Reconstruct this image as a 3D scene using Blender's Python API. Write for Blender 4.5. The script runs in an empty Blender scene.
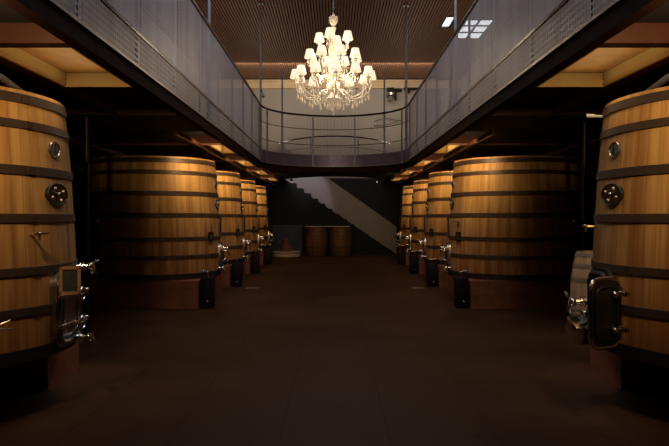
import bpy, bmesh, math, random
from mathutils import Vector, Matrix
random.seed(7)
C = bpy.context.scene.collection
PI = math.pi
R = math.radians
F = 650.0; EYE = 1.66

# ------------------------------------------------------------------ materials
def new_mat(name):
    m = bpy.data.materials.new(name); m.use_nodes = True
    nt = m.node_tree; nt.nodes.clear()
    out = nt.nodes.new('ShaderNodeOutputMaterial')
    b = nt.nodes.new('ShaderNodeBsdfPrincipled')
    nt.links.new(b.outputs[0], out.inputs[0])
    return m, nt, b, out
def N(nt, t, **k):
    n = nt.nodes.new(t)
    for a, v in k.items(): setattr(n, a, v)
    return n
def math_n(nt, op, a, b=None):
    n = nt.nodes.new('ShaderNodeMath'); n.operation = op
    for i, v in enumerate((a, b)):
        if v is None: continue
        if isinstance(v, (int, float)): n.inputs[i].default_value = v
        else: nt.links.new(v, n.inputs[i])
    return n.outputs[0]
def ramp(nt, fac, stops):
    r = nt.nodes.new('ShaderNodeValToRGB')
    e = r.color_ramp.elements
    while len(e) < len(stops): e.new(0.5)
    for i, (p, c) in enumerate(stops):
        e[i].position = p; e[i].color = (c[0], c[1], c[2], 1)
    nt.links.new(fac, r.inputs[0]); return r.outputs[0]
def mixc(nt, fac, a, b, mode='MIX'):
    n = nt.nodes.new('ShaderNodeMix'); n.data_type = 'RGBA'; n.blend_type = mode
    for i, v in ((0, fac), (6, a), (7, b)):
        if isinstance(v, (int, float)): n.inputs[i].default_value = v
        elif isinstance(v, tuple): n.inputs[i].default_value = (v[0], v[1], v[2], 1)
        else: nt.links.new(v, n.inputs[i])
    return n.outputs[2]
def bump(nt, b, h, s=0.3, d=0.01):
    n = nt.nodes.new('ShaderNodeBump'); n.inputs['Strength'].default_value = s
    n.inputs['Distance'].default_value = d
    nt.links.new(h, n.inputs['Height']); nt.links.new(n.outputs[0], b.inputs['Normal'])
def simple(name, col, rough=0.5, metal=0.0, noise=0.25, scale=8, spec=0.5):
    m, nt, b, out = new_mat(name)
    tc = N(nt, 'ShaderNodeTexCoord'); no = N(nt, 'ShaderNodeTexNoise')
    no.inputs['Scale'].default_value = scale; no.inputs['Detail'].default_value = 4
    nt.links.new(tc.outputs['Object'], no.inputs['Vector'])
    c = ramp(nt, no.outputs[0], [(0.25, tuple(x*(1-noise) for x in col)), (0.75, tuple(min(1, x*(1+noise)) for x in col))])
    nt.links.new(c, b.inputs['Base Color'])
    b.inputs['Roughness'].default_value = rough; b.inputs['Metallic'].default_value = metal
    b.inputs['Specular IOR Level'].default_value = spec
    return m
def stave_wood(name, ca, cb, count, stain_falloff=False):
    m, nt, b, out = new_mat(name)
    tc = N(nt, 'ShaderNodeTexCoord'); sp = N(nt, 'ShaderNodeSeparateXYZ')
    nt.links.new(tc.outputs['Object'], sp.inputs[0])
    oi = N(nt, 'ShaderNodeObjectInfo')
    a = math_n(nt, 'ARCTAN2', sp.outputs[1], sp.outputs[0])
    u = math_n(nt, 'MULTIPLY', math_n(nt, 'ADD', math_n(nt, 'DIVIDE', a, 2*PI), 0.5), count)
    fl = math_n(nt, 'FLOOR', u); fr = math_n(nt, 'FRACT', u)
    wn = N(nt, 'ShaderNodeTexWhiteNoise'); wn.noise_dimensions = '2D'
    cv = N(nt, 'ShaderNodeCombineXYZ'); nt.links.new(fl, cv.inputs[0]); nt.links.new(oi.outputs['Random'], cv.inputs[1])
    nt.links.new(cv.outputs[0], wn.inputs['Vector'])
    gv = N(nt, 'ShaderNodeCombineXYZ')
    nt.links.new(math_n(nt, 'MULTIPLY', u, 3.0), gv.inputs[0])
    nt.links.new(math_n(nt, 'MULTIPLY', sp.outputs[2], 0.9), gv.inputs[1])
    nt.links.new(math_n(nt, 'ADD', wn.outputs['Value'], math_n(nt, 'MULTIPLY', oi.outputs['Random'], 9.0)), gv.inputs[2])
    g = N(nt, 'ShaderNodeTexNoise'); g.inputs['Scale'].default_value = 1.6; g.inputs['Detail'].default_value = 6
    nt.links.new(gv.outputs[0], g.inputs['Vector'])
    base = mixc(nt, math_n(nt, 'ADD', math_n(nt, 'MULTIPLY', wn.outputs['Value'], 0.45), math_n(nt, 'MULTIPLY', g.outputs[0], 0.55)), ca, cb)
    # long damp streaks
    sv = N(nt, 'ShaderNodeCombineXYZ')
    nt.links.new(math_n(nt, 'MULTIPLY', u, 0.55), sv.inputs[0]); nt.links.new(math_n(nt, 'MULTIPLY', sp.outputs[2], 0.35), sv.inputs[1])
    nt.links.new(oi.outputs['Random'], sv.inputs[2])
    s2 = N(nt, 'ShaderNodeTexNoise'); s2.inputs['Scale'].default_value = 2.0; s2.inputs['Detail'].default_value = 3
    nt.links.new(sv.outputs[0], s2.inputs['Vector'])
    st = ramp(nt, s2.outputs[0], [(0.34, (0.68, 0.58, 0.50)), (0.60, (1, 1, 1))])
    base = mixc(nt, 1.0, base, st, 'MULTIPLY')
    # seams
    d = math_n(nt, 'MINIMUM', fr, math_n(nt, 'SUBTRACT', 1.0, fr))
    seam = ramp(nt, d, [(0.0, (0.60, 0.55, 0.52)), (0.05, (1, 1, 1))])
    base = mixc(nt, 1.0, base, seam, 'MULTIPLY')
    if stain_falloff:   # wine stain mixed with painted lamplight falloff toward the vat foot
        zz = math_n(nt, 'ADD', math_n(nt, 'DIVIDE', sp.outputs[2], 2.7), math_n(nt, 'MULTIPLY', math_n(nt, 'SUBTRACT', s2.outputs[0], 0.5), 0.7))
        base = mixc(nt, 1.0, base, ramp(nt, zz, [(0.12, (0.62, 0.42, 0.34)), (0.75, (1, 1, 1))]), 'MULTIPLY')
    nt.links.new(base, b.inputs['Base Color'])
    b.inputs['Roughness'].default_value = 0.55
    b.inputs['Specular IOR Level'].default_value = 0.3
    bump(nt, b, d, 0.25, 0.004)
    return m
M = {}
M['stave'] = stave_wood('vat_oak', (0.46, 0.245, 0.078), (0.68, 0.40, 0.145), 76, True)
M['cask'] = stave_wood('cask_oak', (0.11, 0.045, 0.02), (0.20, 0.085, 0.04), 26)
M['old_cask'] = stave_wood('old_cask_oak', (0.48, 0.36, 0.24), (0.66, 0.50, 0.34), 26)
M['hoop'] = simple('hoop_steel_brown', (0.065, 0.040, 0.028), 0.5, 0.25, 0.25, 6)
M['lowhoop'] = simple('shaded_bottom_hoop', (0.016, 0.010, 0.009), 0.6, 0.2, 0.25, 6)  # hoop steel coloured darker to paint in the shade at the vat foot
M['zinc'] = simple('zinc_hoop', (0.32, 0.31, 0.30), 0.5, 0.5)
M['chrome'] = simple('polished_steel', (0.80, 0.76, 0.70), 0.18, 1.0, 0.05)
M['steel'] = simple('brushed_steel', (0.36, 0.34, 0.33), 0.32, 1.0, 0.12, 20)
M['darksteel'] = simple('dark_steel', (0.05, 0.046, 0.045), 0.38, 0.7, 0.3)
M['brass'] = simple('worn_brass', (0.75, 0.55, 0.28), 0.28, 1.0, 0.1)
M['black'] = simple('black_rubber', (0.006, 0.005, 0.005), 0.6, 0.0, 0.2, 8, 0.2)
M['plinth'] = simple('red_timber', (0.25, 0.078, 0.03), 0.55, 0, 0.35, 5)
M['red'] = simple('red_plastic', (0.55, 0.05, 0.03), 0.4)
M['slate'] = simple('slate_board', (0.035, 0.038, 0.036), 0.7, 0, 0.5, 30)
M['frame_wood'] = simple('board_frame_wood', (0.40, 0.20, 0.09), 0.6)
M['glassgrey'] = simple('gauge_glass', (0.16, 0.18, 0.19), 0.25, 0.3, 0.4, 30)
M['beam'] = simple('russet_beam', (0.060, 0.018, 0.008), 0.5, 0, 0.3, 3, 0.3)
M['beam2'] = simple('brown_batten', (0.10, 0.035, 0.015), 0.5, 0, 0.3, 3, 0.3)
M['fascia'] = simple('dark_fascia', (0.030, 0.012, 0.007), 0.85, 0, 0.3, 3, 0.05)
M['cream'] = simple('cream_skirt', (0.66, 0.46, 0.17), 0.6, 0, 0.06, 3)
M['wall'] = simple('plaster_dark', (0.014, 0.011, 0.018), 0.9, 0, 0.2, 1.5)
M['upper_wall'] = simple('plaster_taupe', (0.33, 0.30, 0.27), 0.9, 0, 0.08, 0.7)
M['pale_wood'] = simple('pale_cornice', (0.62, 0.46, 0.28), 0.6, 0, 0.15, 2)
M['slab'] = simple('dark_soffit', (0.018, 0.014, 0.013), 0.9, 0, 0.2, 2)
M['band'] = simple('mauve_steel_band', (0.30, 0.23, 0.27), 0.36, 0.5, 0.2, 2)
M['rail'] = simple('dark_handrail', (0.22, 0.21, 0.22), 0.25, 0.9, 0.2)
M['lip'] = simple('edge_lip_metal', (0.42, 0.36, 0.31), 0.4, 0.5, 0.15)
M['post'] = simple('satin_post', (0.50, 0.50, 0.54), 0.35, 0.25, 0.05)
M['dimpost'] = simple('dim_post', (0.22, 0.21, 0.23), 0.4, 0.6, 0.05)
M['panelwhite'] = simple('stair_parapet', (0.23, 0.195, 0.195), 0.6, 0, 0.06, 0.8)
M['stairblack'] = simple('stair_black', (0.006, 0.005, 0.006), 0.9)
M['blue'] = simple('midnight_cloth', (0.035, 0.04, 0.09), 0.85, 0, 0.3, 3)
M['pale'] = simple('pale_stone', (0.40, 0.33, 0.30), 0.7)
M['mound'] = simple('brown_heap', (0.12, 0.04, 0.025), 0.8, 0, 0.4, 12)
M['bluegrey'] = simple('grey_duct', (0.16, 0.17, 0.24), 0.6)
M['lampwhite'] = simple('white_fitting', (0.7, 0.7, 0.7), 0.4)

def floor_mat():
    m, nt, b, out = new_mat('brown_floor')
    tc = N(nt, 'ShaderNodeTexCoord'); sp = N(nt, 'ShaderNodeSeparateXYZ'); nt.links.new(tc.outputs['Object'], sp.inputs[0])
    ux = math_n(nt, 'FRACT', math_n(nt, 'ADD', math_n(nt, 'DIVIDE', sp.outputs[0], 0.82), 0.5))
    uy = math_n(nt, 'FRACT', math_n(nt, 'DIVIDE', sp.outputs[1], 1.64))
    dx = math_n(nt, 'MINIMUM', ux, math_n(nt, 'SUBTRACT', 1.0, ux)); dy = math_n(nt, 'MINIMUM', uy, math_n(nt, 'SUBTRACT', 1.0, uy))
    dd = math_n(nt, 'MINIMUM', dx, math_n(nt, 'MULTIPLY', dy, 2.0))
    seam = ramp(nt, dd, [(0.0, (0.55, 0.5, 0.5)), (0.014, (1, 1, 1))])
    no = N(nt, 'ShaderNodeTexNoise'); no.inputs['Scale'].default_value = 0.6; no.inputs['Detail'].default_value = 8; no.inputs['Roughness'].default_value = 0.65
    nt.links.new(tc.outputs['Object'], no.inputs['Vector'])
    c = ramp(nt, no.outputs[0], [(0.3, (0.040, 0.017, 0.007)), (0.7, (0.082, 0.037, 0.017))])
    c = mixc(nt, 1.0, c, seam, 'MULTIPLY')
    nt.links.new(c, b.inputs['Base Color'])
    nt.links.new(ramp(nt, no.outputs[0], [(0.3, (0.5,)*3), (0.7, (0.68,)*3)]), b.inputs['Roughness'])
    b.inputs['Specular IOR Level'].default_value = 0.10
    bump(nt, b, no.outputs[0], 0.1, 0.01)
    return m
M['floor'] = floor_mat()

def mesh_mat(name, col, pitch, hole, rough=0.45):
    # perforated sheet: real see-through round holes in metres
    m, nt, b, out = new_mat(name)
    tc = N(nt, 'ShaderNodeTexCoord'); sp = N(nt, 'ShaderNodeSeparateXYZ'); nt.links.new(tc.outputs['Object'], sp.inputs[0])
    fy = math_n(nt, 'SUBTRACT', math_n(nt, 'FRACT', math_n(nt, 'DIVIDE', sp.outputs[1], pitch)), 0.5)
    fz = math_n(nt, 'SUBTRACT', math_n(nt, 'FRACT', math_n(nt, 'DIVIDE', sp.outputs[2], pitch)), 0.5)
    r2 = math_n(nt, 'ADD', math_n(nt, 'MULTIPLY', fy, fy), math_n(nt, 'MULTIPLY', fz, fz))
    h = math_n(nt, 'LESS_THAN', r2, hole*hole)
    oi = N(nt, 'ShaderNodeObjectInfo')
    v = N(nt, 'ShaderNodeTexNoise'); v.inputs['Scale'].default_value = 1.2
    mp = N(nt, 'ShaderNodeMapping'); mp.inputs['Scale'].default_value = (1, 3.0, 0.25)
    nt.links.new(tc.outputs['Object'], mp.inputs[0]); nt.links.new(mp.outputs[0], v.inputs['Vector'])
    f = math_n(nt, 'ADD', math_n(nt, 'MULTIPLY', v.outputs[0], 0.7), math_n(nt, 'MULTIPLY', oi.outputs['Random'], 0.35))
    c = ramp(nt, f, [(0.25, tuple(x*0.72 for x in col)), (0.8, tuple(min(1, x*1.3) for x in col))])
    nt.links.new(c, b.inputs['Base Color'])
    b.inputs['Metallic'].default_value = 0.35; b.inputs['Roughness'].default_value = rough
    tr = N(nt, 'ShaderNodeBsdfTransparent'); mx = N(nt, 'ShaderNodeMixShader')
    nt.links.new(h, mx.inputs[0]); nt.links.new(b.outputs[0], mx.inputs[1]); nt.links.new(tr.outputs[0], mx.inputs[2])
    nt.links.new(mx.outputs[0], out.inputs[0])
    return m
M['mesh'] = mesh_mat('perforated_sheet', (0.50, 0.50, 0.58), 0.022, 0.33)
M['mesh_low'] = mesh_mat('perforated_kick_sheet', (0.34, 0.33, 0.36), 0.06, 0.36)

def emis(name, col, s):
    m, nt, b, out = new_mat(name)
    b.inputs['Base Color'].default_value = (*col, 1)
    b.inputs['Emission Color'].default_value = (*col, 1); b.inputs['Emission Strength'].default_value = s
    no = N(nt, 'ShaderNodeTexNoise'); no.inputs['Scale'].default_value = 5
    nt.links.new(math_n(nt, 'ADD', math_n(nt, 'MULTIPLY', no.outputs[0], s*0.3), s*0.85), b.inputs['Emission Strength'])
    return m
M['sky'] = emis('daylight_pane', (0.9, 0.95, 1.0), 1.7)
M['bulbspot'] = emis('small_lamp_face', (1.0, 0.9, 0.75), 1.0)
def shade_mat():
    m, nt, b, out = new_mat('pleated_shade')
    tc = N(nt, 'ShaderNodeTexCoord'); sp = N(nt, 'ShaderNodeSeparateXYZ'); nt.links.new(tc.outputs['Generated'], sp.inputs[0])
    e = ramp(nt, sp.outputs[2], [(0.0, (1.0, 0.66, 0.36)), (0.25, (1.0, 0.9, 0.68)), (1.0, (1.0, 0.86, 0.6))])
    nt.links.new(e, b.inputs['Emission Color']); b.inputs['Emission Strength'].default_value = 1.0
    b.inputs['Base Color'].default_value = (0.25, 0.22, 0.18, 1)
    return m
M['shade'] = shade_mat()
def crystal_mat():
    m, nt, b, out = new_mat('warm_crystal')
    tc = N(nt, 'ShaderNodeTexCoord'); v = N(nt, 'ShaderNodeTexVoronoi'); v.inputs['Scale'].default_value = 45
    nt.links.new(tc.outputs['Object'], v.inputs['Vector'])
    c = ramp(nt, v.outputs['Distance'], [(0.0, (0.85, 0.76, 0.62)), (0.6, (0.50, 0.40, 0.28))])
    nt.links.new(c, b.inputs['Base Color'])
    b.inputs['Roughness'].default_value = 0.12; b.inputs['IOR'].default_value = 1.55
    b.inputs['Transmission Weight'].default_value = 0.2
    b.inputs['Emission Color'].default_value = (1.0, 0.74, 0.50, 1); b.inputs['Emission Strength'].default_value = 0.22  # low emission paints the glow of the bulbs into the crystal
    bump(nt, b, v.outputs['Distance'], 0.4, 0.004)
    return m
M['crystal'] = crystal_mat()

# ------------------------------------------------------------------ mesh builder
class MB:
    def __init__(s): s.v = []; s.f = []; s.sm = []
    def add(s, vs, fs, smooth=False):
        o = len(s.v); s.v += [tuple(v) for v in vs]
        for f in fs: s.f.append([i+o for i in f]); s.sm.append(smooth)
        return s
    def box(s, x0, x1, y0, y1, z0, z1, fn=None, bv=0.0):
        x0, x1 = sorted((x0, x1)); y0, y1 = sorted((y0, y1)); z0, z1 = sorted((z0, z1))
        if bv <= 0:
            vs = [Vector((x, y, z)) for z in (z0, z1) for x, y in ((x0, y0), (x1, y0), (x1, y1), (x0, y1))]
            fs = [(3, 2, 1, 0), (4, 5, 6, 7), (0, 1, 5, 4), (1, 2, 6, 5), (2, 3, 7, 6), (3, 0, 4, 7)]
        else:
            bm = bmesh.new(); bmesh.ops.create_cube(bm, size=1)
            for v in bm.verts: v.co = Vector(((x0+x1)/2+v.co.x*(x1-x0), (y0+y1)/2+v.co.y*(y1-y0), (z0+z1)/2+v.co.z*(z1-z0)))
            bmesh.ops.bevel(bm, geom=bm.edges[:], offset=bv, segments=2, affect='EDGES', profile=0.5)
            bm.verts.index_update(); vs = [v.co.copy() for v in bm.verts]; fs = [[v.index for v in f.verts] for f in bm.faces]; bm.free()
        if fn: vs = [fn(v) for v in vs]
        return s.add(vs, fs)
    def tube(s, pts, r, n=8, fn=None, close=False, flat=False):
        pts = [Vector(p) for p in pts]; rs = r if isinstance(r, (list, tuple)) else [r]*len(pts)
        if fn: pts = [fn(p) for p in pts]
        k = len(pts); vs = []; up = None
        for i, p in enumerate(pts):
            if close: t = pts[(i+1) % k]-pts[i-1]
            else: t = pts[min(i+1, k-1)]-pts[max(i-1, 0)]
            if t.length < 1e-9: t = Vector((0, 0, 1))
            t.normalize()
            if up is None: up = Vector((0, 0, 1)) if abs(t.z) < 0.9 else Vector((1, 0, 0))
            a = t.cross(up)
            if a.length < 1e-6: up = Vector((0, 1, 0)); a = t.cross(up)
            a.normalize(); b = a.cross(t).normalized(); up = b
            for j in range(n):
                q = 2*PI*j/n; vs.append(p+(a*math.cos(q)+b*math.sin(q))*rs[i])
        fs = []
        for i in range(k if close else k-1):
            for j in range(n):
                i2 = (i+1) % k
                fs.append((i*n+j, i*n+(j+1) % n, i2*n+(j+1) % n, i2*n+j))
        if not close: fs += [list(range(n))[::-1], [(k-1)*n+j for j in range(n)]]
        return s.add(vs, fs, True)
    def lathe(s, prof, n=32, c=(0, 0, 0), fn=None, a0=0, closed=False):
        vs = []; k = len(prof)
        for r, z in prof:
            for j in range(n):
                q = a0+2*PI*j/n; vs.append(Vector((c[0]+r*math.cos(q), c[1]+r*math.sin(q), c[2]+z)))
        fs = []
        for i in range(k if closed else k-1):
            for j in range(n):
                i2 = (i+1) % k
                fs.append((i*n+j, i*n+(j+1) % n, i2*n+(j+1) % n, i2*n+j))
        if not closed:
            if prof[0][0] > 1e-5: fs.append(list(range(n))[::-1])
            if prof[-1][0] > 1e-5: fs.append([(k-1)*n+j for j in range(n)])
        if fn: vs = [fn(v) for v in vs]
        return s.add(vs, fs, True)
    def ball(s, c, r, n=10, fn=None, sz=1.0):
        return s.lathe([(max(1e-6, r*math.sin(PI*i/6)), -r*sz*math.cos(PI*i/6)) for i in range(7)], n, c, fn)
    def mesh(s, name, mat):
        me = bpy.data.meshes.new(name); me.from_pydata(s.v, [], s.f); me.materials.append(mat)
        for p, q in zip(me.polygons, s.sm): p.use_smooth = q
        bm = bmesh.new(); bm.from_mesh(me); bmesh.ops.remove_doubles(bm, verts=bm.verts, dist=1e-6)
        bmesh.ops.recalc_face_normals(bm, faces=bm.faces); bm.to_mesh(me); bm.free()
        try: me.set_sharp_from_angle(angle=R(40))
        except Exception: pass
        return me
    def build(s, name, mat, parent=None, loc=None):
        return link(name, s.mesh(name, mat), parent, loc)
def link(name, me, parent=None, loc=None):
    o = bpy.data.objects.new(name, me); C.objects.link(o)
    if parent: o.parent = parent
    if loc: o.location = loc
    return o
def tag(o, label=None, cat=None, group=None, kind=None):
    if label: o['label'] = label
    if cat: o['category'] = cat
    if group: o['group'] = group
    if kind: o['kind'] = kind
    return o
def empty(name, loc, rz=0):
    o = bpy.data.objects.new(name, None); C.objects.link(o); o.location = loc; o.rotation_euler.z = rz
    o.empty_display_size = 0.1; return o
def struct(name, mb, mat):
    o = mb.build(name, mat); o['kind'] = 'structure'; return o

# ------------------------------------------------------------------ the setting
BACK = 29.2; SIDE = 5.7; CEIL = 7.84; XE = 2.04; CY = 17.95
ZF0, ZF1 = EYE+1.39, EYE+1.57      # fascia
ZB = EYE+1.90                       # top of the kick band
ZR = EYE+3.10                       # handrail
struct('floor', MB().box(-SIDE-.2, SIDE+.2, -3, BACK+.2, -.2, 0), M['floor'])
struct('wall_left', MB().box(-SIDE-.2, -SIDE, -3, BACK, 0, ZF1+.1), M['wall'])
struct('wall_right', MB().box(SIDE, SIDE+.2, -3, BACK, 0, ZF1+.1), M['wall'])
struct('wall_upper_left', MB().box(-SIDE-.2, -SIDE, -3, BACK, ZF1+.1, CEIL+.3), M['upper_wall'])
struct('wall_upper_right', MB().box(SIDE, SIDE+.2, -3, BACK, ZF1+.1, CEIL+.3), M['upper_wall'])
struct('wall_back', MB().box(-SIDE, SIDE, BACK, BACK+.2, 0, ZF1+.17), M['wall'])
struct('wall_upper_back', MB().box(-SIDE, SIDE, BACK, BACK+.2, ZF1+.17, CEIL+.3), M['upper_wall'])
struct('trim_1', MB().box(-SIDE, SIDE, BACK-.14, BACK, CEIL-.42, CEIL-.14).box(-SIDE, SIDE, BACK-.2, BACK, CEIL-.14, CEIL-.06), M['pale_wood'])
# slatted ceiling with skylight gaps: slats run away from the viewer
sk = [(4.15, 5.05, 20.4, 22.7), (3.45, 3.75, 20.1, 21.3)]
def slat_mat():
    m, nt, b, out = new_mat('slatted_timber')
    tc = N(nt, 'ShaderNodeTexCoord'); no = N(nt, 'ShaderNodeTexNoise')
    mp = N(nt, 'ShaderNodeMapping'); mp.inputs['Scale'].default_value = (8, 0.4, 8)
    nt.links.new(tc.outputs['Object'], mp.inputs[0]); nt.links.new(mp.outputs[0], no.inputs['Vector'])
    c = ramp(nt, no.outputs[0], [(0.3, (0.20, 0.095, 0.055)), (0.7, (0.33, 0.165, 0.10))])
    nt.links.new(c, b.inputs['Base Color']); b.inputs['Roughness'].default_value = 0.5
    return m
M['slat'] = slat_mat()
mb = MB(); p = 0.088; n = int(2*SIDE/p)
for i in range(n):
    x0 = -SIDE+i*p; x1 = x0+0.058
    segs = [(-3.0, BACK)]
    for a, b_, y0, y1 in sk:
        if x1 > a and x0 < b_:
            segs = [q for s0, s1 in segs for q in ((s0, y0), (y1, s1))]
    for s0, s1 in segs: mb.box(x0, x1, s0, s1, CEIL, CEIL+.05)
struct('ceiling', mb, M['slat'])
mb = MB()   # dark boarding above slats, left open over the skylights
xs = sorted({-SIDE, SIDE, *[q for k in sk for q in k[:2]]}); ys = sorted({-3, BACK, *[q for k in sk for q in k[2:]]})
for xa, xb in zip(xs, xs[1:]):
    for ya, yb in zip(ys, ys[1:]):
        if any(xa >= k[0] and xb <= k[1] and ya >= k[2] and yb <= k[3] for k in sk): continue
        mb.box(xa, xb, ya, yb, CEIL+.10, CEIL+.2)
struct('ceiling_boarding', mb, simple('ceiling_backing', (0.10, 0.055, 0.035), 0.9))
for i, (a, b_, y0, y1) in enumerate(sk):
    fr = MB().box(a, b_, y0-.05, y0+.04, CEIL, CEIL+.09).box(a, b_, y1-.04, y1+.05, CEIL, CEIL+.09)
    fr.box(a-.04, a+.03, y0, y1, CEIL, CEIL+.09).box(b_-.03, b_+.04, y0, y1, CEIL, CEIL+.09)
    if b_-a > .5:
        fr.box((a+b_)/2-.04, (a+b_)/2+.04, y0, y1, CEIL+.03, CEIL+.09)
        for q in (1, 2): fr.box(a, b_, y0+(y1-y0)*q/3-.05, y0+(y1-y0)*q/3+.05, CEIL+.03, CEIL+.09)
    w = struct('window_%d' % (i+1), fr, M['darksteel'])
    MB().box(a, b_, y0, y1, CEIL+.06, CEIL+.075).build('pane', M['sky'], w)

# ---- gallery slab (soffit + deck) with the round-ended void and the stair notch
def arc_pts(cx, cy, r, a0, a1, n):
    return [(cx+r*math.cos(a0+(a1-a0)*i/n), cy+r*math.sin(a0+(a1-a0)*i/n)) for i in range(n+1)]
STX = 2.3; stair_arc = [(STX*(-1+2*i/20), 27.2-2.3*(1-(-1+2*i/20)**2)) for i in range(21)]
def prism_strip(mb, A, B, z0, z1):
    n = len(A)
    vs = [Vector((x, y, z)) for z in (z0, z1) for P in (A, B) for x, y in P]
    f = []
    for i in range(n-1):
        f += [(i, i+1, n+i+1, n+i), (2*n+i, 3*n+i, 3*n+i+1, 2*n+i+1), (i, 2*n+i, 2*n+i+1, i+1), (n+i, n+i+1, 3*n+i+1, 3*n+i)]
    f += [(0, n, 3*n, 2*n), (n-1, 3*n-1, 4*n-1, 2*n-1)]
    return mb.add(vs, f)
mb = MB()
zs0, zs1 = ZF0+.16, ZF1+.02
for s in (-1, 1):
    mb.box(s*(XE+.1), s*SIDE, -3, CY, zs0, zs1)
    mb.box(s*(XE+.1), s*SIDE, CY, BACK, zs0, zs1)
front = [(XE*math.cos(a)*1.05, CY+(XE+.1)*math.sin(a)) for a in [PI-PI*i/20 for i in range(21)]]
prism_strip(mb, front, stair_arc, zs0, zs1)
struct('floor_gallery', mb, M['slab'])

# ------------------------------------------------------------------ gallery edge beams, fascia, railings
def u_path(x, y_start, n=20):
    return [(-x, y_start)]+[(-x, y_start+(CY-y_start)*i/6) for i in range(1, 6)]+[(x*math.cos(a), CY+x*math.sin(a)) for a in [PI-PI*i/n for i in range(n+1)]]+[(x, CY-(CY-y_start)*i/6) for i in range(1, 7)]
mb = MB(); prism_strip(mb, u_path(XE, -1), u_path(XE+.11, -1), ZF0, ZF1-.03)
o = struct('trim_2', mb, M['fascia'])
mb = MB(); prism_strip(mb, u_path(XE-.02, -1), u_path(XE+.10, -1), ZF1-.03, ZF1)
struct('trim_3', mb, M['lip'])

def sheet(a, b_, z0, z1): return MB().add([(0, a, z0), (0, b_, z0), (0, b_, z1), (0, a, z1)], [(0, 1, 2, 3)])
for s, nm in ((-1, 'left'), (1, 'right')):
    root = empty('gallery_railing', (s*XE, 0.5, ZF1))
    tag(root, 'perforated grey metal railing with dark handrail along the %s gallery' % nm, 'railing')
    L = 1.48; k = 0; y = 0.5
    pts_n = int((CY-0.5)/L)
    L = (CY-0.5)/pts_n
    for k in range(pts_n):
        a, b_ = k*L+.012, (k+1)*L-.012
        sheet(a, b_, ZB-ZF1+.03, ZR-ZF1-.03).build('perforated_panel', M['mesh'], root)
        sheet(a, b_, 0, ZB-ZF1-.01).build('kick_panel', M['mesh_low'], root)
    for k in range(pts_n+1):
        MB().box(s*.02, s*.055, k*L-.02, k*L+.02, 0, ZR-ZF1).build('railing_post', M['post'], root)
    MB().tube([(0, 0, ZR-ZF1), (0, CY-.51, ZR-ZF1)], .028, 8).build('handrail', M['rail'], root)
    MB().box(-.012, .012, 0, CY-.5, ZB-ZF1-.01, ZB-ZF1+.02).build('mid_rail', M['rail'], root)

root = empty('curved_railing', (0, CY+XE, ZF1))
tag(root, 'open curved steel railing rounding the far end of the gallery void', 'railing')
def rc(pts, z): return [(x, y-(CY+XE), z) for x, y in pts]
semi = lambda r, n=28: [(r*math.cos(PI-PI*i/n), CY+r*math.sin(PI-PI*i/n)) for i in range(n+1)]
mb = MB(); A = rc(semi(XE), 0); B = rc(semi(XE+.015), 0)
prism_strip(mb, [(a[0], a[1]) for a in A], [(a[0], a[1]) for a in B], 0, ZB-ZF1); mb.build('solid_band', M['band'], root)
MB().tube(rc(semi(XE), ZR-ZF1), .030, 8).build('handrail', M['rail'], root)
for zz in (ZR-ZF1-.42, ZB-ZF1+.3): MB().tube(rc(semi(XE), zz), .011, 6).build('mid_rail', M['rail'], root)
for xx in (-1.93, -.66, .62, 1.93):
    yy = CY+math.sqrt(XE*XE-xx*xx)-(CY+XE); MB().box(xx-.02, xx+.02, yy-.01, yy+.03, 0, ZR-ZF1).build('railing_post', M['dimpost'], root)
mb = MB()
for i in range(1, 60):
    a = PI-PI*i/60; x = XE*math.cos(a); y = XE*math.sin(a)-XE; mb.tube([(x, y, ZB-ZF1), (x, y, ZR-ZF1)], .003, 4)
mb.build('infill_rods', M['dimpost'], root)

root = empty('stairwell_railing', (0, 24.9, ZF1+.02))
tag(root, 'bowed steel railing around the stairwell behind the curved gallery rail', 'railing')
sa = [(x, y-24.9) for x, y in stair_arc]
H2 = ZR-ZF1-.02
MB().tube([(x, y, H2) for x, y in sa], .028, 8).build('handrail', M['rail'], root)
for zz in (.35, .75, 1.1): MB().tube([(x, y, zz) for x, y in sa], .012, 6).build('mid_rail', M['post'], root)
mb = MB(); prism_strip(mb, sa, [(x, y+.015) for x, y in sa], 0, .75); mb.build('solid_band', M['band'], root)
for i in (1, 6, 14, 19):
    x, y = sa[i]; MB().box(x-.02, x+.02, y-.05, y-.01, 0, H2).build('railing_post', M['post'], root)

# suspension rods from the ceiling and tall posts at the curved end
def rod(x, y, z0, z1, r, label, name='suspension_rod'):
    o = MB().tube([(0, 0, 0), (0, 0, z1-z0)], r, 8).lathe([(r*2.2, 0), (r*2.2, .05), (r, .05)], 10).build(name, M['post'], None, (x, y, z0))
    if name == 'suspension_rod': MB().tube([(0, 0, z1-z0-.04), (0, 0, z1-z0)], r*2.5, 10).build('rod_anchor', M['post'], o)
    return tag(o, label, 'rod' if name == 'suspension_rod' else 'pole')
rod(-2.2, 11.35, ZF1+.02, CEIL, .034, 'thick pale rod hanging from ceiling behind left gallery railing')
rod(2.2, 11.75, ZF1+.02, CEIL, .034, 'thick pale rod hanging from ceiling behind right gallery railing')
rod(-2.13, 18.75, ZF1+.02, CEIL, .03, 'thin steel rod rising to ceiling at left end of curved rail')
rod(2.09, 18.95, ZF1+.02, CEIL, .038, 'steel rod rising to ceiling at right end of curved rail, beside dark projector')
rod(-1.56, CY+1.42, ZF1+.02, EYE+4.4, .024, 'slim steel pole left of chandelier, standing behind the curved rail', 'steel_pole')
rod(1.49, CY+1.50, ZF1+.02, EYE+4.4, .024, 'slim steel pole right of chandelier, standing behind the curved rail', 'steel_pole')

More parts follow.
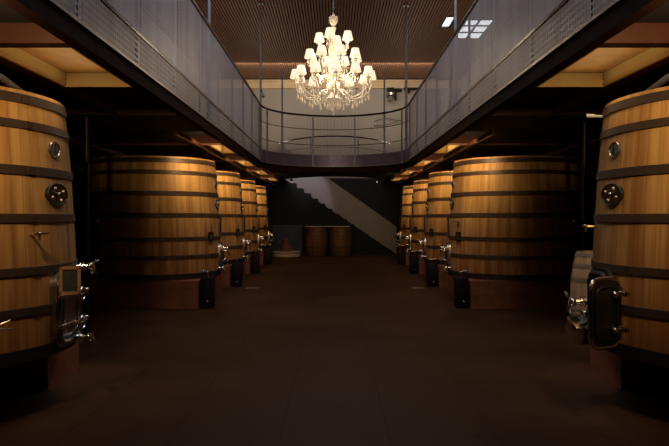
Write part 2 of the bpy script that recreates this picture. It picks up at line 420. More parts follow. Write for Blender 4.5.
# lit coffers and beams beneath the galleries
XB0, XB1 = XE+.11, 2.90
SL = 3.6
def cof_y(k): return 5.35+SL*k
names = {0: 'above the nearest', 2: 'above the second', 3: 'above the third', 4: 'above the fourth', 5: 'above the farthest'}
for s, nm in ((-1, 'left'), (1, 'right')):
    ys0 = [cof_y(k) for k in range(-1, 6)]
    o = MB().box(-.05, .05, 0, 8.6, 0, .15).build('long_beam', M['beam'], None, (s*(XB1+.06), 0, ZF0))
    tag(o, 'russet lengthwise beam beside the nearest lit ceiling panel on the %s' % nm, 'beam')
    o = MB().box(-.03, .03, 0, 17.4, 0, .07).build('long_beam', M['beam2'], None, (s*(2.48+.09), 10.5, ZF0-.052))
    tag(o, 'thin lengthwise beam along the far lit ceiling panels on the %s' % nm, 'beam')
    for k in range(-1, 6):
        if k == -1: continue
        y = cof_y(k)
        o = MB().box(0, s*(SIDE-XB0), -.16, -.01, .0, .16).build('cross_beam', M['beam'] if k < 2 else M['fascia'], None, (s*XB0, y, ZF0))
        if k >= 2: MB().box(0, s*(SIDE-XB0), -.17, -.13, -.02, .012).build('edge_batten', M['beam2'], o)
        d = {0: 'nearest', 1: 'second', 2: 'third', 3: 'fourth', 4: 'fifth', 5: 'farthest'}[k]
        tag(o, 'russet cross beam under the %s gallery, %s from the viewer' % (nm, d), 'beam')
    for k in (0, 2, 3, 4, 5):
        y0, y1 = cof_y(k), cof_y(k)+1.62
        root = empty('light_coffer', (s*XB0, y0, ZF0))
        tag(root, 'warm lit recessed ceiling panel under %s gallery %s vat' % (nm, names[k]), 'ceiling light')
        w = (XB1 if k == 0 else 2.47)-XB0
        MB().box(0, s*w, 1.59, 1.62, 0, .158).build('skirt', M['cream'], root)
        MB().box(s*(w-.03), s*w, 0, 1.59, 0, .158).build('skirt', M['cream'], root)
        MB().box(0, s*.02, 0, 1.59, 0, .158).build('skirt', M['cream'], root)
        MB().box(s*.02, s*(w-.03), 0, 1.59, .145, .158).build('timber_top', simple('coffer_timber', (0.50, 0.24, 0.07), 0.5, 0, 0.2, 5) if 'ct' not in M else M['ct'], root)
        mb = MB()
        for q in (.03, .08, .12): mb.ball((s*(w-.035), 1.585, q), .008, 6)
        mb.build('screws', M['darksteel'], root)

# ------------------------------------------------------------------ vats
XC = 3.64
def vr(z):   # outer radius of a vat at height z
    pts = [(.40, 1.292), (.9, 1.288), (1.25, 1.278), (1.66, 1.254), (2.05, 1.232), (2.4, 1.203), (2.70, 1.172)]
    for (a, ra), (b_, rb) in zip(pts, pts[1:]):
        if z <= b_: return ra+(rb-ra)*(z-a)/(b_-a)
    return pts[-1][1]
NV = 112
prof = [(0.0001, .54), (1.22, .54), (1.24, .49)]+[(vr(z), z) for z in (.49, .9, 1.25, 1.66, 2.05, 2.4, 2.70)]+[(1.10, 2.70), (1.12, 2.60), (0.0001, 2.60)]
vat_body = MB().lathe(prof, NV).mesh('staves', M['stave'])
HO = [(2.63, .042), (2.415, .037), (2.04, .040), (1.65, .038), (1.22, .036), (.895, .036), (.55, .05)]
hoop_me = []
for z, h in HO:
    m_ = MB().lathe([(vr(z-h)+.0, z-h), (vr(z-h)+.012, z-h+.004), (vr(z+h)+.012, z+h-.004), (vr(z+h), z+h), (vr(z+h)-.01, z+h), (vr(z-h)-.01, z-h)], NV, closed=True)
    m_.box(-.03, .03, -vr(z)-.022, -vr(z)-.008, z-h*.8, z+h*.8, fn=lambda v: Matrix.Rotation(R(70), 3, 'Z') @ v)
    hoop_me.append(m_.mesh('hoop', M['hoop'] if z > .6 else M['lowhoop']))

def frame_fn(s, phi, r):
    c, d = math.cos(phi), math.sin(phi)
    def fn(v):   # v = (t toward viewer, n outward, z)
        return Vector((s*((r+v[1])*c - v[0]*d), -(r+v[1])*d - v[0]*c, v[2]))
    return fn
def rrect(w, h, rad, n=5):
    P = []
    for cx, cz, a0 in ((w-rad, h-rad, 0), (-w+rad, h-rad, 90), (-w+rad, -h+rad, 180), (w-rad, -h+rad, 270)):
        for i in range(n+1):
            a = R(a0+90*i/n); P.append((cx+rad*math.cos(a), cz+rad*math.sin(a)))
    return P
def plate(mb, P, n0, n1, zc, fn, tc=0):
    k = len(P); vs = [fn(Vector((tc+p_[0], nn, zc+p_[1]))) for nn in (n0, n1) for p_ in P]
    f = [list(range(k)), [k+i for i in range(k)][::-1]]+[(i, (i+1) % k, k+(i+1) % k, k+i) for i in range(k)]
    return mb.add(vs, f)
def ellipse(a, b_, n=24): return [(a*math.cos(2*PI*i/n), b_*math.sin(2*PI*i/n)) for i in range(n)]

def gauge(root, s, phi, z, a, b_, dark):
    fn = frame_fn(s, phi, vr(z)-.012)
    g = plate(MB(), ellipse(a, b_), 0, .028, z, fn); g = g.build('gauge' if dark else 'sight_disc', M['darksteel'] if dark else M['steel'], root)
    MB().tube([(a*math.cos(2*PI*i/24), .028, z+b_*math.sin(2*PI*i/24)) for i in range(24)], .008, 6, fn, close=True).build('rim', M['steel'] if not dark else M['darksteel'], g)
    if dark:
        for i in range(4):
            an = PI/4+PI/2*i+.3; MB().ball((a*.62*math.cos(an), .033, z+b_*.62*math.sin(an)), .016, 8, fn).build('bolt', M['brass'], g)
        q = MB().ball((0, .036, z), .022, 8, fn).tube([(0, .04, z), (a*.7, .045, z+b_*.25)], .008, 6, fn); q.build('pointer', M['chrome'], g)
    else:
        plate(MB(), ellipse(a*.75, b_*.75), .028, .032, z, fn).build('glass', M['glassgrey'], g)
        MB().box(-.012, .012, .032, .036, z-b_*.7, z+b_*.7, fn).build('pointer', M['darksteel'], g)
def sample_tap(root, s, phi, z, L=.12, side=.09):
    fn = frame_fn(s, phi, vr(z)-.03)
    t = MB().tube([(0, 0, z), (0, L, z)], .014, 8, fn).tube([(0, L, z+.02), (0, L, z-.05)], .012, 8, fn).ball((0, L, z), .022, 8, fn).build('sample_tap', M['brass'], root)
    MB().tube([(-side, L+.01, z+.005), (side*.6, L+.01, z+.005)], .009, 6, fn).build('tap_lever', M['chrome'], t)
def valve(root, s, phi, z, L=.18, big=1.0, lever_dirs=((.14, .05), (.16, -.02)), drop=.12):
    fn = frame_fn(s, phi, vr(z)-.03)
    t = MB().tube([(0, 0, z), (0, L, z)], .03*big, 10, fn)
    t.tube([(0, L*.45, z), (0, L*.5, z)], .055*big, 12, fn).tube([(0, L*.6, z), (0, L*.66, z)], .055*big, 12, fn)
    t.tube([(0, L, z+.03), (0, L+.02, z), (0, L+.03, z-drop)], .026*big, 10, fn).tube([(0, L+.03, z-drop), (0, L+.03, z-drop-.02)], .042*big, 12, fn)
    t.ball((0, L, z), .045*big, 10, fn)
    v = t.build('racking_valve', M['chrome'], root)
    for (a, dz) in lever_dirs:
        MB().tube([(0, L+.02, z+.02), (a*.3, L+.05, z+.03+dz*.3), (a, L+.06, z+.03+dz)], [.010, .009, .007], 6, fn).build('valve_lever', M['steel'], v)
    return v
def manway(root, s, phi, zc, w, h, opened):
    r = vr(zc)-.02; fn = frame_fn(s, phi, r)
    P = rrect(w, h, .10)
    fr = MB().tube([(p_[0], .06, zc+p_[1]) for p_ in P], .022, 8, fn, close=True)
    k = len(P); P2 = rrect(w+.05, h+.05, .13)
    vs = [fn(Vector((p_[0], nn, zc+p_[1]))) for nn in (-.05, .045) for q in (P, P2) for p_ in q]
    fs = []
    for i in range(k):
        j = (i+1) % k
        fs += [(i, j, k+j, k+i), (2*k+i, 3*k+i, 3*k+j, 2*k+j), (i, 2*k+i, 2*k+j, j), (k+i, k+j, 3*k+j, 3*k+i)]
    fr.add(vs, fs)
    f = fr.build('manway_frame', M['steel'] if not opened else M['darksteel'], root)
    if not opened:
        d = plate(MB(), rrect(w-.01, h-.01, .09), .02, .065, zc, fn); d = d.build('manway_door', M['steel'], root)
        MB().tube([(p_[0], .07, zc+p_[1]) for p_ in rrect(w*.75, h*.75, .07)], .009, 6, fn, close=True).build('pressed_ring', M['chrome'], d)
        for dz in (h*.45, -h*.45):
            b_ = MB().box(-w-.06, w+.10, .085, .11, zc+dz-.014, zc+dz+.014, fn, .004).tube([(w+.08, .07, zc+dz-.05), (w+.08, .07, zc+dz+.05)], .014, 8, fn)
            b_.ball((-w-.05, .1, zc+dz), .028, 8, fn).build('clamp_bar', M['chrome'], d)
        for a0 in (0, 1):
            ww = MB(); zz = zc-h*.45 if a0 else zc+h*.45
            ww.tube([(.055*math.cos(2*PI*i/14), .17, zz+.055*math.sin(2*PI*i/14)) for i in range(14)], .008, 6, fn, close=True)
            ww.tube([(0, .09, zz), (0, .18, zz)], .012, 8, fn).tube([(-.055, .17, zz), (.055, .17, zz)], .006, 6, fn).tube([(0, .17, zz-.055), (0, .17, zz+.055)], .006, 6, fn)
            ww.build('hand_wheel', M['chrome'], d)
    else:
        plate(MB(), rrect(w-.01, h-.01, .09), .0, .012, zc, fn).build('dark_opening', M['black'], f)
        # leaf stands open into the aisle, hinged on the viewer's side
        hx = w+.22
        fn2 = lambda v: fn(Vector((hx + v[0]*.47 - v[1]*.88, .04+v[0]*.88+v[1]*.47, v[2])))
        leaf = plate(MB(), rrect(w*.95, h*.98, .10), -.012, .014, zc, fn2, tc=w*.98); leaf = leaf.build('manway_door', M['darksteel'], root)
        MB().tube([(w*.98+p_[0], -.0, zc+p_[1]) for p_ in rrect(w*.98, h*1.0, .10)], .017, 8, fn2, close=True).build('door_gasket_rim', M['chrome'], leaf)
        MB().tube([(w*.98+p_[0], -.02, zc+p_[1]) for p_ in rrect(w*.72, h*.76, .08)], .010, 6, fn2, close=True).build('pressed_ring', M['darksteel'], leaf)
        for dz in (h*.55, -h*.5):
            hb = MB().tube([(hx, .04, zc+dz-.05), (hx, .04, zc+dz+.05)], .026, 10, fn).box(w-.02, hx+.10, .015, .045, zc+dz-.02, zc+dz+.02, fn, .004)
            hb.tube([(hx+.08, .0, zc+dz), (hx+.09, .11, zc+dz), (hx+.04, .13, zc+dz+.03)], .016, 8, fn).ball((hx+.09, .12, zc+dz), .028, 8, fn)
            hb.build('hinge', M['chrome'], leaf)
def slateboard(s, cx, D, phi, z, n, w, h, label, tilt=0, wood=True, wire=True):
    r = vr(z)+n
    root = empty('slate_board', (cx+s*r*math.cos(phi), D-r*math.sin(phi), z-h))
    tag(root, label, 'board')
    loc = Vector((r*math.cos(phi)*s, -r*math.sin(phi), z-h)); f0 = frame_fn(s, phi, r)
    fn = lambda v: f0(v)-loc
    if tilt:
        def fn(v, t_=tilt):   # turn the board toward the viewer about its own vertical axis
            q = Vector((v[0]*math.cos(t_)-v[1]*math.sin(t_), v[0]*math.sin(t_)+v[1]*math.cos(t_), v[2])); return f0(q)-loc
    MB().box(-w+.02, w-.02, .0, .012, z-h+.02, z+h-.02, fn).build('slate', M['slate'], root)
    fr = MB()
    for a in ((-w, w, -.004, .02, z-h, z-h+.026), (-w, w, -.004, .02, z+h-.026, z+h), (-w, -w+.026, -.004, .02, z-h, z+h), (w-.026, w, -.004, .02, z-h, z+h)): fr.box(*a, fn=fn)
    fr.build('frame', M['frame_wood'] if wood else M['darksteel'], root)
    if wire:
        MB().tube([(-w*.4, .01, z+h), (-w*.4, .01, z+h+.16), (w*1.3, .02, z+h+.18)], .006, 6, fn).build('hook_wire', M['steel'], root)

ord_ = {0: 'nearest', 2: 'second', 3: 'third', 4: 'fourth', 5: 'farthest'}
look = {0: 'tall oak vat cut by the %s edge of the view, with riveted dark gauge',
        2: 'broad oak vat on red timber blocks, second in the %s row',
        3: 'oak vat in the middle of the %s row, half hidden by the broad one',
        4: 'oak vat fourth in the %s row, narrow between its neighbours',
        5: 'oak vat farthest down the %s row, next to the dark end wall'}
for s, cxs, nm in ((1, -1, 'left'), (-1, 1, 'right')):
    for k in (0, 2, 3, 4, 5):
        D = 5.76+SL*k; xc = {0: 3.66, 2: 3.58, 3: 3.60, 4: 3.65, 5: 3.70}[k]; cx = cxs*xc
        root = empty('wine_vat', (cx, D, 0)); tag(root, look[k] % nm, 'wine vat', 'oak wine vats in two rows')
        root.scale.z = 1 if k == 0 else 1.028
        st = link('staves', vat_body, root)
        for me in hoop_me: link('hoop', me, root)
        gauge(root, s, R(5 if k == 0 else 2), 2.245, .085 if k == 0 else .08, .065, False)
        gauge(root, s, R(5 if k == 0 else 2), 1.855, .165 if k == 0 else .13, .092, True)
        if k == 0:
            sample_tap(root, s, R(21) if nm == 'left' else R(-14), 1.52 if nm == 'left' else 1.57, .12)
            if nm == 'left':
                manway(root, s, R(1), .86, .20, .28, False)
                valve(root, s, R(-14), 1.20, .16, .8, ((.10, .03), (-.1, .02)), .05)
                valve(root, s, R(41), .80, .16, 1.1, ((-.15, .05), (-.18, -.02)), .06)
                valve(root, s, R(-3), .58, .20, .9, ((.2, .03),), .04)
            else:
                manway(root, s, R(0), .88, .18, .28, True)
                valve(root, s, R(-15), .86, .20, .9, ((.10, .06), (-.12, .05)), .08)
                valve(root, s, R(-12), .76, .10, .8, ((.12, .02), (-.12, -.02)), .06)
                fnb = frame_fn(s, R(5), vr(.7))
                tilt = Matrix.Rotation(R(24), 3, 'Y')
                cen = Vector((-.22, .16, .64))
                MB().box(-.10, .10, -.08, .08, -.09, .09, fn=lambda v: fnb(tilt @ v+cen), bv=.01).build('spout_box', M['chrome'], root)
                # spotlight near the top rim
                fs = frame_fn(s, R(-16), vr(2.55))
                MB().tube([(0, -.03, 2.60), (0, .10, 2.61)], .012, 6, fs).tube([(0, .08, 2.61), (.0, .15, 2.615)], .018, 10, fs).build('rim_nozzle', M['lampwhite'], root)
        else:
            valve(root, s, R(8), .64, .14, .8, ((.12, .03), (-.10, .04)), .08)
            valve(root, s, R(-8), 1.0, .16, .85, ((.10, .05), (-.11, .03)), .12)
            manway(root, s, R(-4), .87, .17, .20, False)
            f1 = frame_fn(s, R(-2), vr(1.4))
            MB().tube([(0, .03, 1.27), (0, .035, 1.60)], .018, 8, f1).ball((0, .035, 1.25), .028, 8, f1).ball((0, .035, 1.60), .026, 8, f1).build('level_tube', M['darksteel'], root)
            if nm == 'right' and k == 2: sample_tap(root, s, R(20), 1.52, .05, .14)
            MB().ball((0, .13, .99), .022, 8, frame_fn(s, R(14), vr(1.0))).build('red_knob', M['red'], root)
        # top fittings
        tf = MB().lathe([(.22, 0), (.22, .05), (.18, .06), (.18, .02)], 20, (0, 0, 2.60)); tf.build('top_hatch', M['steel'], root)
        if k == 0:
            # pump motor sitting over the rim in dim light
            pm = MB().tube([(s*.55, -.55, 2.84), (s*.20, -.62, 2.84)], .085, 14).tube([(s*.62, -.55, 2.84), (s*.55, -.55, 2.84)], .05, 12).box(s*.25, s*.5, -.65, -.5, 2.6, 2.78)
            pm.build('pump_motor', M['bluegrey'], root)
            MB().tube([(s*.6, -.55, 2.84), (s*.8, -.2, 2.86), (s*.75, .4, 2.80), (s*.3, .7, 2.70)], .03, 8).build('pump_hose', M['bluegrey'], root)
        # plinth blocks
        xo = 2.47 if k else 2.76
        for j, (a, b_) in enumerate(((-1.26, -.62), (.50, 1.26))):
            o = MB().box(cxs*xo, cxs*4.75, a, b_, 0, .243).box(cxs*xo, cxs*4.75, a, b_, .246, .488 if k == 0 else .502).build('plinth_block', M['plinth'])
            me = o.data
            for v in me.vertices: v.co.x -= cx
            o.location = (cx, D, 0)
            tag(o, 'red timber block under the %s end of the %s vat on the %s' % ('near' if j == 0 else 'far', ord_[k], nm), 'plinth', 'timber blocks under the vats')
        if k:
            # black valve cabinet on the floor against the vat
            bx = cxs*(2.33); by = D-1.0
            root = empty('valve_cabinet', (bx, by, 0))
            tag(root, 'low black cabinet with shiny taps against the %s vat on the %s' % (ord_[k], nm), 'cabinet', 'black cabinets at the foot of the vats')
            MB().box(-.11, .11, -.14, .14, 0, .55, bv=.015).build('cabinet_body', M['black'], root)
            t = MB().tube([(0, -.02, .54), (0, -.02, .64), (-.06*s, -.04, .67)], .02, 8).ball((0, -.02, .64), .032).ball((-.08*s, -.04, .66), .022)
            t.tube([(-.07, -.05, .64), (.10, -.05, .67)], .010, 6).tube([(0, -.02, .64), (.16*s, -.02, .66)], .008, 6); t.build('tap', M['chrome'], root)
            MB().ball((.02, -.145, .12), .022, 8).build('drain_plug', M['chrome'], root)
            slateboard(s, cx, D, R(22), 1.29, .02, .075, .085, 'small dark board hooked on the front of the %s vat on the %s' % (ord_[k], nm), wood=False)
slateboard(1, -XC, 5.76, R(9), 1.12, .12, .085, .12, 'wood framed slate board propped on the steel hatch of the nearest left vat', tilt=R(-55), wood=True, wire=False)

def lamp(kind, name, loc, energy, col, **k):
    l = bpy.data.lights.new(name, kind); l.energy = energy; l.color = col
    for a, v in k.items(): setattr(l, a, v)
    o = bpy.data.objects.new(name, l); C.objects.link(o); o.location = loc; return o

# ------------------------------------------------------------------ barrels
def barrel(name, x, y, z, r, h, mat, hmat, label, cat, group=None):
    root = empty(name, (x, y, z)); tag(root, label, cat, group)
    pr = lambda t: r*(1-.20*(2*t-1)**2)
    prof = [(0.0001, .03*h), (pr(0)-.03, .03*h), (pr(0)-.02, 0)]+[(pr(t/12), h*t/12) for t in range(13)]+[(pr(1)-.02, h), (pr(1)-.03, h-.03*h), (0.0001, h-.03*h)]
    MB().lathe(prof, 36).build('staves', mat, root)
    for t in (.03, .15, .30, .70, .85, .97):
        q = .022
        MB().lathe([(pr(t-q)-.004, h*(t-q)), (pr(t-q)+.006, h*(t-q)), (pr(t+q)+.006, h*(t+q)), (pr(t+q)-.004, h*(t+q))], 36, closed=True).build('hoop', hmat, root)
    return root
lamp('SPOT', 'barrel_fill', (2.5, 7.7, ZF0-.05), 55, (1, .72, .45), spot_size=R(50), spot_blend=1, shadow_soft_size=.08).rotation_euler = (Vector((3.4, 8.6, .7))-Vector((2.5, 7.7, ZF0))).to_track_quat('-Z', 'Y').to_euler()  # added fill spot to brighten the barrel, without a fixture
barrel('wine_barrel', 3.55, 8.62, 0, .40, 1.20, M['old_cask'], M['zinc'], 'pale upright barrel with grey hoops behind the nearest right vat', 'barrel')
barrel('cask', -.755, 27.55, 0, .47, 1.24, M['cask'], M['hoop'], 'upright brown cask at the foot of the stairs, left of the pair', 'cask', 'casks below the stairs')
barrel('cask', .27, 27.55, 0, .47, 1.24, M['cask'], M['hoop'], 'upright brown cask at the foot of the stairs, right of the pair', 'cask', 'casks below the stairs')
tag(MB().box(-.95, .95, -.16, .16, 0, .035, bv=.006).build('shelf_board', M['pale'], None, (-.30, 27.55, 1.24)), 'thin pale board laid across the tops of the two casks', 'board')
# blue draped cabinet, round platform with heap
root = empty('draped_cabinet', (-2.05, 27.92, 0)); tag(root, 'low cabinet under midnight blue cloth beside the casks at the far end', 'cabinet')
mb = MB(); n = 60; base = []
for i in range(n):
    a = 2*PI*i/n; c_, d_ = math.cos(a), math.sin(a)
    base.append((.68*math.copysign(abs(c_)**.35, c_), .28*math.copysign(abs(d_)**.35, d_), a))
vs = []; 
for z, g in ((.02, 1.03), (.5, 1.01), (1.0, 1.0), (1.27, .99), (1.31, .95)):
    for x, y, a in base: q = g+(.025*math.sin(a*14)*(1.3-z)); vs.append(Vector((x*q, y*q, z)))
fs = [(k*n+i, k*n+(i+1) % n, (k+1)*n+(i+1) % n, (k+1)*n+i) for k in range(4) for i in range(n)]+[[4*n+i for i in range(n)]]
mb.add(vs, fs, True).build('cloth_cover', M['blue'], root)
MB().box(-.6, .6, -.22, .22, 0.0, 1.2).build('carcass', M['black'], root)
root = empty('round_platform', (-2.0, 26.95, 0)); tag(root, 'low round pale platform standing before the blue cloth cabinet', 'platform')
MB().lathe([(.55, 0), (.60, .03), (.60, .10), (.56, .12), (.56, .18), (.60, .20), (.60, .24), (.0001, .24)], 40).build('platform_disc', M['pale'], root)
mb = MB().lathe([(.30, 0), (.27, .08), (.20, .22), (.14, .36), (.09, .46), (.04, .52), (.0001, .53)], 24)
for i, v in enumerate(mb.v): mb.v[i] = (v[0]*(1+.12*math.sin(i*2.3)), v[1]*(1+.1*math.cos(i*1.7)), v[2])
tag(mb.build('heap', M['mound'], None, (-2.0, 26.95, .24)), 'rounded reddish brown heap on the round pale platform', 'heap')

# ------------------------------------------------------------------ stairs
SX0, SX1 = -2.0, 2.43; ST_Y0, ST_Y1 = 28.25, 29.1
root = empty('staircase', (2.6, ST_Y0, 0)); tag(root, 'black staircase climbing left at the far end below the gallery', 'staircase')
def S(v): return Vector((v[0]-2.6, v[1]-ST_Y0, v[2]))
nst = 14; rise = 3.14/nst; run = (SX1-SX0)/nst
P = [(SX1, 0)]
for i in range(nst):
    P += [(SX1-i*run, (i+1)*rise), (SX1-(i+1)*run, (i+1)*rise)]
P += [(SX0-.9, nst*rise), (SX0-.9, 0)]
mb = MB(); 
# side stringer wall (concave outline split into columns)
for i in range(nst): mb.box(SX1-(i+1)*run, SX1-i*run, ST_Y0, ST_Y1, 0, (i+1)*rise, S)
mb.box(SX0-.9, SX0, ST_Y0, ST_Y1, 0, nst*rise, S)
mb.build('stair_flight', M['stairblack'], root)
# pale parapet on the far side
mb = MB(); sl = rise/run
xa, xb = SX0-.5, SX1+.35
off = 1.47
vs = []
for y in (ST_Y1-.02, ST_Y1+.06):
    vs += [Vector((xb, y, 0)), Vector((xb, y, off-.25)), Vector((xa, y, off-.25+(xb-xa)*sl)), Vector((xa, y, (xb-xa)*sl-.2))]
mb.add([S(v) for v in vs], [(0, 1, 2, 3), (4, 7, 6, 5), (0, 4, 5, 1), (1, 5, 6, 2), (2, 6, 7, 3), (3, 7, 4, 0)])
mb.build('parapet', M['panelwhite'], root)

for sx in (-1, 1):
    o = lamp('SPOT', 'plinth_fill', (sx*2.17, 8.1, ZF0-.05), 48, (1, .66, .4), spot_size=R(28), spot_blend=.8, shadow_soft_size=.05); o.rotation_euler = (Vector((sx*2.76, 6.85, .2))-o.location).to_track_quat('-Z', 'Y').to_euler()  # added fill spots brightening the far plinth ends of the nearest vats
# small downlights under the gallery near the stairs
for x, nm in ((-1.75, 'left'), (1.72, 'right')):
    o = MB().lathe([(.05, 0), (.06, .06), (.06, .12)], 14).build('downlight', M['darksteel'], None, (x, 26.4, zs0-.12))
    tag(o, 'tiny spotlight on gallery underside %s of the stairs' % ('at the top' if nm == 'left' else 'to the right'), 'spotlight')
    MB().lathe([(.0001, 0), (.035, 0)], 12).build('lens', M['bulbspot'], o, (0, 0, -.003))

# ------------------------------------------------------------------ things around the walls
for s, nm in ((-1, 'left'), (1, 'right')):
    o = MB().tube([(0, 0, 0), (0, 0, zs0-.05)], .035, 10)
    for z in (.05, 1.5, zs0-.12): o.tube([(0, 0, z), (0, 0, z+.05)], .055, 12)
    o = o.build('standing_pipe', M['darksteel'], None, (s*3.45, 9.05, 0) if s < 0 else (3.70, 9.62, 0)); tag(o, 'dim upright steel pipe in the dark gap behind the nearest %s vat' % nm, 'pipe')
    MB().tube([(0, 0, 1.60), (s*-.16, 0, 1.60)], .02, 8).build('branch_tap', M['steel'], o)
    o = MB().tube([(0, 2, 0), (0, 26, 0)], .045, 10)
    for y in range(3, 26, 2): o.box(-.02, .02, y, y+.04, .03, zs0-(ZF0-.04)-.02+.02)
    o = o.build('service_pipe', M['darksteel'], None, (s*4.35, 0, ZF0-.10)); tag(o, 'dark service pipe running lengthwise above the %s row of vats' % nm, 'pipe')
for x, y, nm in ((-1.92, 15.2, 'left'), (1.97, 15.2, 'right')):
    o = MB().box(-.15, .15, -.16, .16, 0, .008)
    for i in range(6): o.box(-.13, .13, -.14+i*.05, -.12+i*.05, .008, .012)
    tag(o.build('floor_drain', M['steel'], None, (x, y, 0)), 'small metal drain grate in the floor near the %s row of vats' % nm, 'drain')

# spotlight on left rod, projector + cable on back wall right
root = empty('spotlight', (-2.08, 18.72, EYE+3.55)); tag(root, 'small white spotlight clipped to thin rod above left end of curved rail', 'spotlight')
MB().tube([(0, 0, 0), (.03, -.05, -.10)], .045, 12).build('lamp_head', M['lampwhite'], root)
MB().tube([(0, 0, .0), (-.02, .0, .12), (-.05, .03, .14)], .012, 6).build('bracket', M['darksteel'], root)
root = empty('wall_projector', (2.75, BACK, 7.0)); tag(root, 'dark bracketed projector fixed high on the back wall right of chandelier', 'projector')
MB().box(-.35, .25, -.25, 0, .28, .36).box(-.05, .02, -.25, 0, -.1, .28).box(-.4, -.1, -.3, -.05, .3, .42).build('bracket', M['black'], root)
MB().box(-.42, -.10, -.55, -.15, .0, .22, bv=.02).box(-.35, -.2, -.5, -.2, -.2, 0).build('projector_body', M['darksteel'], root)
MB().tube([(-.26, -.55, .1), (-.26, -.62, .1)], .06, 12).build('lens', M['steel'], root)
MB().box(.35, 1.0, -.3, -.02, .36, .42).box(.42, .62, -.28, -.05, .22, .36).build('shelf_arm', M['black'], root)
o = MB().tube([(-.9, -.05, 0), (-.6, -.1, .1), (-.3, -.1, .12), (0, -.1, .05), (.3, -.1, .02)], .014, 6).tube([(-.95, -.05, -.2), (-.4, -.1, -.18), (.1, -.1, -.05)], .012, 6).build('cable', M['black'], None, (2.7, BACK, 5.95))
tag(o, 'slack dark cable sagging on the back wall below the projector', 'cable')

# ------------------------------------------------------------------ chandelier
CH = Vector((-.02, 12.0, 0)); px = 12.0/F
def cz(y): return EYE+(217-y)*px
root = empty('chandelier', (CH.x, CH.y, cz(113))); tag(root, 'large crystal chandelier with three tiers of lit cream shades', 'chandelier')
Z0 = cz(113)
def z_(y): return cz(y)-Z0
MB().lathe([(.004, z_(112)), (.018, z_(110)), (.008, z_(108)), (.05, z_(106)), (.11, z_(103)), (.14, z_(99)), (.10, z_(96)), (.07, z_(93)), (.11, z_(90)), (.12, z_(85)), (.07, z_(80)), (.05, z_(76)),
           (.085, z_(72)), (.10, z_(68)), (.05, z_(63)), (.12, z_(60)), (.07, z_(56)), (.10, z_(52)), (.085, z_(46)), (.035, z_(42)), (.05, z_(38)), (.025, z_(34)), (.04, z_(30)), (.055, z_(28)), (.025, z_(26)), (.075, z_(23)), (.085, z_(20)), (.08, z_(17)), (.03, z_(16)), (.015, z_(14))], 20).build('crystal_column', M['crystal'], root)
ch = MB(); zt = CEIL-Z0
k = 0; z = z_(15)
while z < zt-.08:
    rot = (k % 2)*PI/2
    ch.tube([(.014*math.cos(a)*math.cos(rot), .014*math.cos(a)*math.sin(rot), z+.03+.03*math.sin(a)) for a in [2*PI*i/8 for i in range(8)]], .0045, 4, close=True)
    z += .048; k += 1
ch.build('chain', M['post'], root)
MB().lathe([(.02, zt-.10), (.09, zt-.04), (.10, zt)], 20).build('ceiling_rose', M['crystal'], root)
# shared arm pieces
def shade_mesh(r0, r1, h):
    n = 28; vs = []
    for (r, z) in ((r0, 0), (r1, h)):
        for i in range(n):
            q = 1+(.035 if i % 2 else -.02); vs.append(Vector((r*q*math.cos(2*PI*i/n), r*q*math.sin(2*PI*i/n), z)))
    mb = MB().add(vs, [(i, (i+1) % n, n+(i+1) % n, n+i) for i in range(n)])
    mb.tube([(r0*math.cos(2*PI*i/14), r0*math.sin(2*PI*i/14), 0) for i in range(14)], .005, 4, close=True)
    return mb.mesh('shade', M['shade'])
SHADE = shade_mesh(.098, .062, .155)
CUP = MB().lathe([(.004, -.06), (.018, -.05), (.012, -.035), (.035, -.02), (.05, -.005), (.052, 0), (.015, 0), (.014, .05), (.0001, .05)], 14).mesh('candle_cup', M['crystal'])
def drop(L, r): return MB().lathe([(.0005, 0), (.003, -.01), (.009, -.02), (.003, -.03), (r, -L*.72), (r*.7, -L*.9), (.0005, -L)], 8)
DROP = drop(.12, .017).mesh('crystal_drop', M['crystal'])
DROPB = drop(.16, .024).mesh('crystal_drop', M['crystal'])
def bez(p0, p1, p2, p3, n=14):
    return [p0*(1-t)**3+p1*3*t*(1-t)**2+p2*3*t*t*(1-t)+p3*t**3 for t in [i/n for i in range(n+1)]]
def arm_mesh(hub_r, hub_z, Rr, zc_, dip):
    V = Vector
    P = bez(V((hub_r, 0, hub_z)), V((hub_r+Rr*.35, 0, hub_z+dip*.5)), V((hub_r+Rr*.25, 0, zc_-dip*1.6)), V((Rr*.80, 0, zc_-dip*.95)))
    P += bez(V((Rr*.80, 0, zc_-dip*.95)), V((Rr*.95, 0, zc_-dip*.75)), V((Rr, 0, zc_-dip*.5)), V((Rr, 0, zc_-.05)), 7)[1:]
    m_ = MB().tube(P, .0125, 7)
    # swags of beads back to the column
    for i in range(13):
        t = i/12; m_.ball((Rr+(hub_r-Rr)*t, .0, zc_-.02+(hub_z+.10-zc_)*t-.22*math.sin(PI*t)), .009, 5)
    for i in range(2, len(P)-2, 2): m_.ball(P[i], .020, 6)
    return m_.mesh('arm', M['crystal']), P
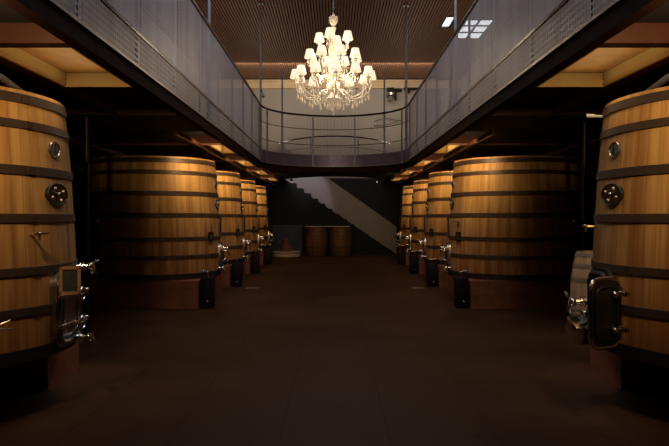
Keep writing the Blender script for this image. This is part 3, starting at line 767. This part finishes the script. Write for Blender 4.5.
def tier(nn, Rr, yshade, hub_y, dip, a0, drops):
    zc_ = z_(yshade)-.06; hub_z = z_(hub_y)
    me, P = arm_mesh(.05, hub_z, Rr, zc_, dip)
    # swag between neighbouring cups, in arm space
    sw = MB(); da = 2*PI/nn; q0 = Vector((Rr, 0, zc_-.03)); q1 = Vector((Rr*math.cos(da), Rr*math.sin(da), zc_-.03))
    for i in range(15):
        t = i/14; p_ = q0.lerp(q1, t); p_.z -= .17*math.sin(PI*t); sw.ball(p_, .009, 5)
    swm = sw.mesh('bead_swag', M['crystal'])
    for i in range(nn):
        a = a0+2*PI*i/nn
        arm = link('arm', me, root); arm.rotation_euler.z = a
        link('shade', SHADE, arm, (Rr, 0, zc_+.03)); link('candle_cup', CUP, arm, (Rr, 0, zc_)); link('bead_swag', swm, arm)
        for (u, big) in drops:
            p_ = P[int(u*(len(P)-1))] if u <= 1 else Vector((Rr, 0, zc_-.05))
            o = link('crystal_drop', DROPB if big else DROP, arm, (p_.x, 0, p_.z-.01))
        for sg in (-1, 1): link('crystal_drop', DROP, arm, (Rr, sg*.05, zc_-.01))
tier(4, .27, 39, 60, .20, R(-90-14), ((.6, False),))
tier(8, .45, 58, 78, .24, R(-90+17), ((.55, False), (.8, True)))
tier(12, .70, 77, 92, .30, R(-90+4), ((.4, True), (.6, True), (.75, False), (.85, True)))
for i in range(8):
    a = 2*PI*i/8; link('crystal_drop', DROPB, root, (.11*math.cos(a), .11*math.sin(a), z_(101)))
link('crystal_drop', DROPB, root, (0, 0, z_(107)))

# ------------------------------------------------------------------ lights
def aim(o, tgt): o.rotation_euler = (Vector(tgt)-Vector(o.location)).to_track_quat('-Z', 'Y').to_euler()
WARM = (1.0, 0.69, 0.34)
for s in (-1, 1):
    for k in (0, 2, 3, 4, 5):
        y = cof_y(k)+.8
        o = lamp('AREA', 'coffer_lamp', (s*(XB0+(XB1 if k == 0 else 2.47))/2, y, ZF0+.01), 1.45 if k == 0 else 2.6, (1, .80, .48), shape='RECTANGLE', size=.55 if k == 0 else .2, size_y=1.3)
        o.rotation_euler = (PI, 0, 0)
        D = 5.76+SL*k
        # vat spots hung below the soffit, viewer side of each vat
        y0 = D-(2.0 if k == 0 else 1.5)
        o = lamp('SPOT', 'vat_lamp', (s*2.20, y0, ZF0-.06), 105 if k == 0 else 72, WARM, spot_size=R(120), spot_blend=1.0, shadow_soft_size=.10)
        aim(o, (s*2.7, D-.1, 2.3))
        o = lamp('SPOT', 'vat_lamp_down', (s*2.3, D-.1, ZF0-.03), 9, WARM, spot_size=R(120), spot_blend=.8, shadow_soft_size=.08)
        aim(o, (s*2.6, D, 1.0))
for y, e in ((44, 70), (62, 90), (80, 110)):
    for a in range(2):
        lamp('POINT', 'chandelier_lamp', (CH.x+(.22 if a else -.22), CH.y-.15, cz(y)), e*.085, (1, .80, .55), shadow_soft_size=.10)
# daylight from the roof: soft and cool
o = lamp('AREA', 'roof_daylight', (0, 9.5, CEIL-.15), 150, (.82, .87, 1.0), shape='RECTANGLE', size=2.0, size_y=12)
# wash on the far wall and the stair parapet
o = lamp('AREA', 'far_wall_wash', (0, 26.0, CEIL-.2), 105, (1.0, .86, .68), shape='RECTANGLE', size=8, size_y=.5); aim(o, (0, 29.2, 6.6))
o = lamp('SPOT', 'stair_wash', (-1.6, 27.2, 5.6), 260, (.86, .86, 1.0), spot_size=R(40), spot_blend=.5, shadow_soft_size=.1); aim(o, (-1.3, 29.1, 2.9))
for sx in (-1, 1):  # unseen fill areas added to brighten the slatted ceiling
    o = lamp('AREA', 'ceiling_fill', (sx*3.6, 19.5, 4.6), 34, (1.0, .72, .52), shape='RECTANGLE', size=1.0, size_y=9); o.rotation_euler = (PI, 0, 0)
    o = lamp('AREA', 'ceiling_fill', (sx*2.9, 27.3, 4.6), 26, (1.0, .76, .52), shape='RECTANGLE', size=1.0, size_y=1.5); o.rotation_euler = (PI, 0, 0)
o = lamp('SPOT', 'floor_wash', (0, 12, 6.4), 60, (1.0, .75, .5), spot_size=R(60), spot_blend=1, shadow_soft_size=.4); aim(o, (0, 12, 0))

w = bpy.data.worlds.new('World'); bpy.context.scene.world = w; w.use_nodes = True
w.node_tree.nodes['Background'].inputs[0].default_value = (.25, .28, .4, 1); w.node_tree.nodes['Background'].inputs[1].default_value = 0.012

cam = bpy.data.cameras.new('camera'); co = bpy.data.objects.new('camera', cam); C.objects.link(co)
co.location = (0, 0, EYE); co.rotation_euler = (PI/2, 0, 0)
cam.sensor_width = 36; cam.lens = 36*F/669; cam.shift_y = -6/669.; cam.clip_end = 200
bpy.context.scene.camera = co
vs_ = bpy.context.scene.view_settings
vs_.view_transform = 'Standard'; vs_.look = 'None'; vs_.exposure = 0; vs_.gamma = 1
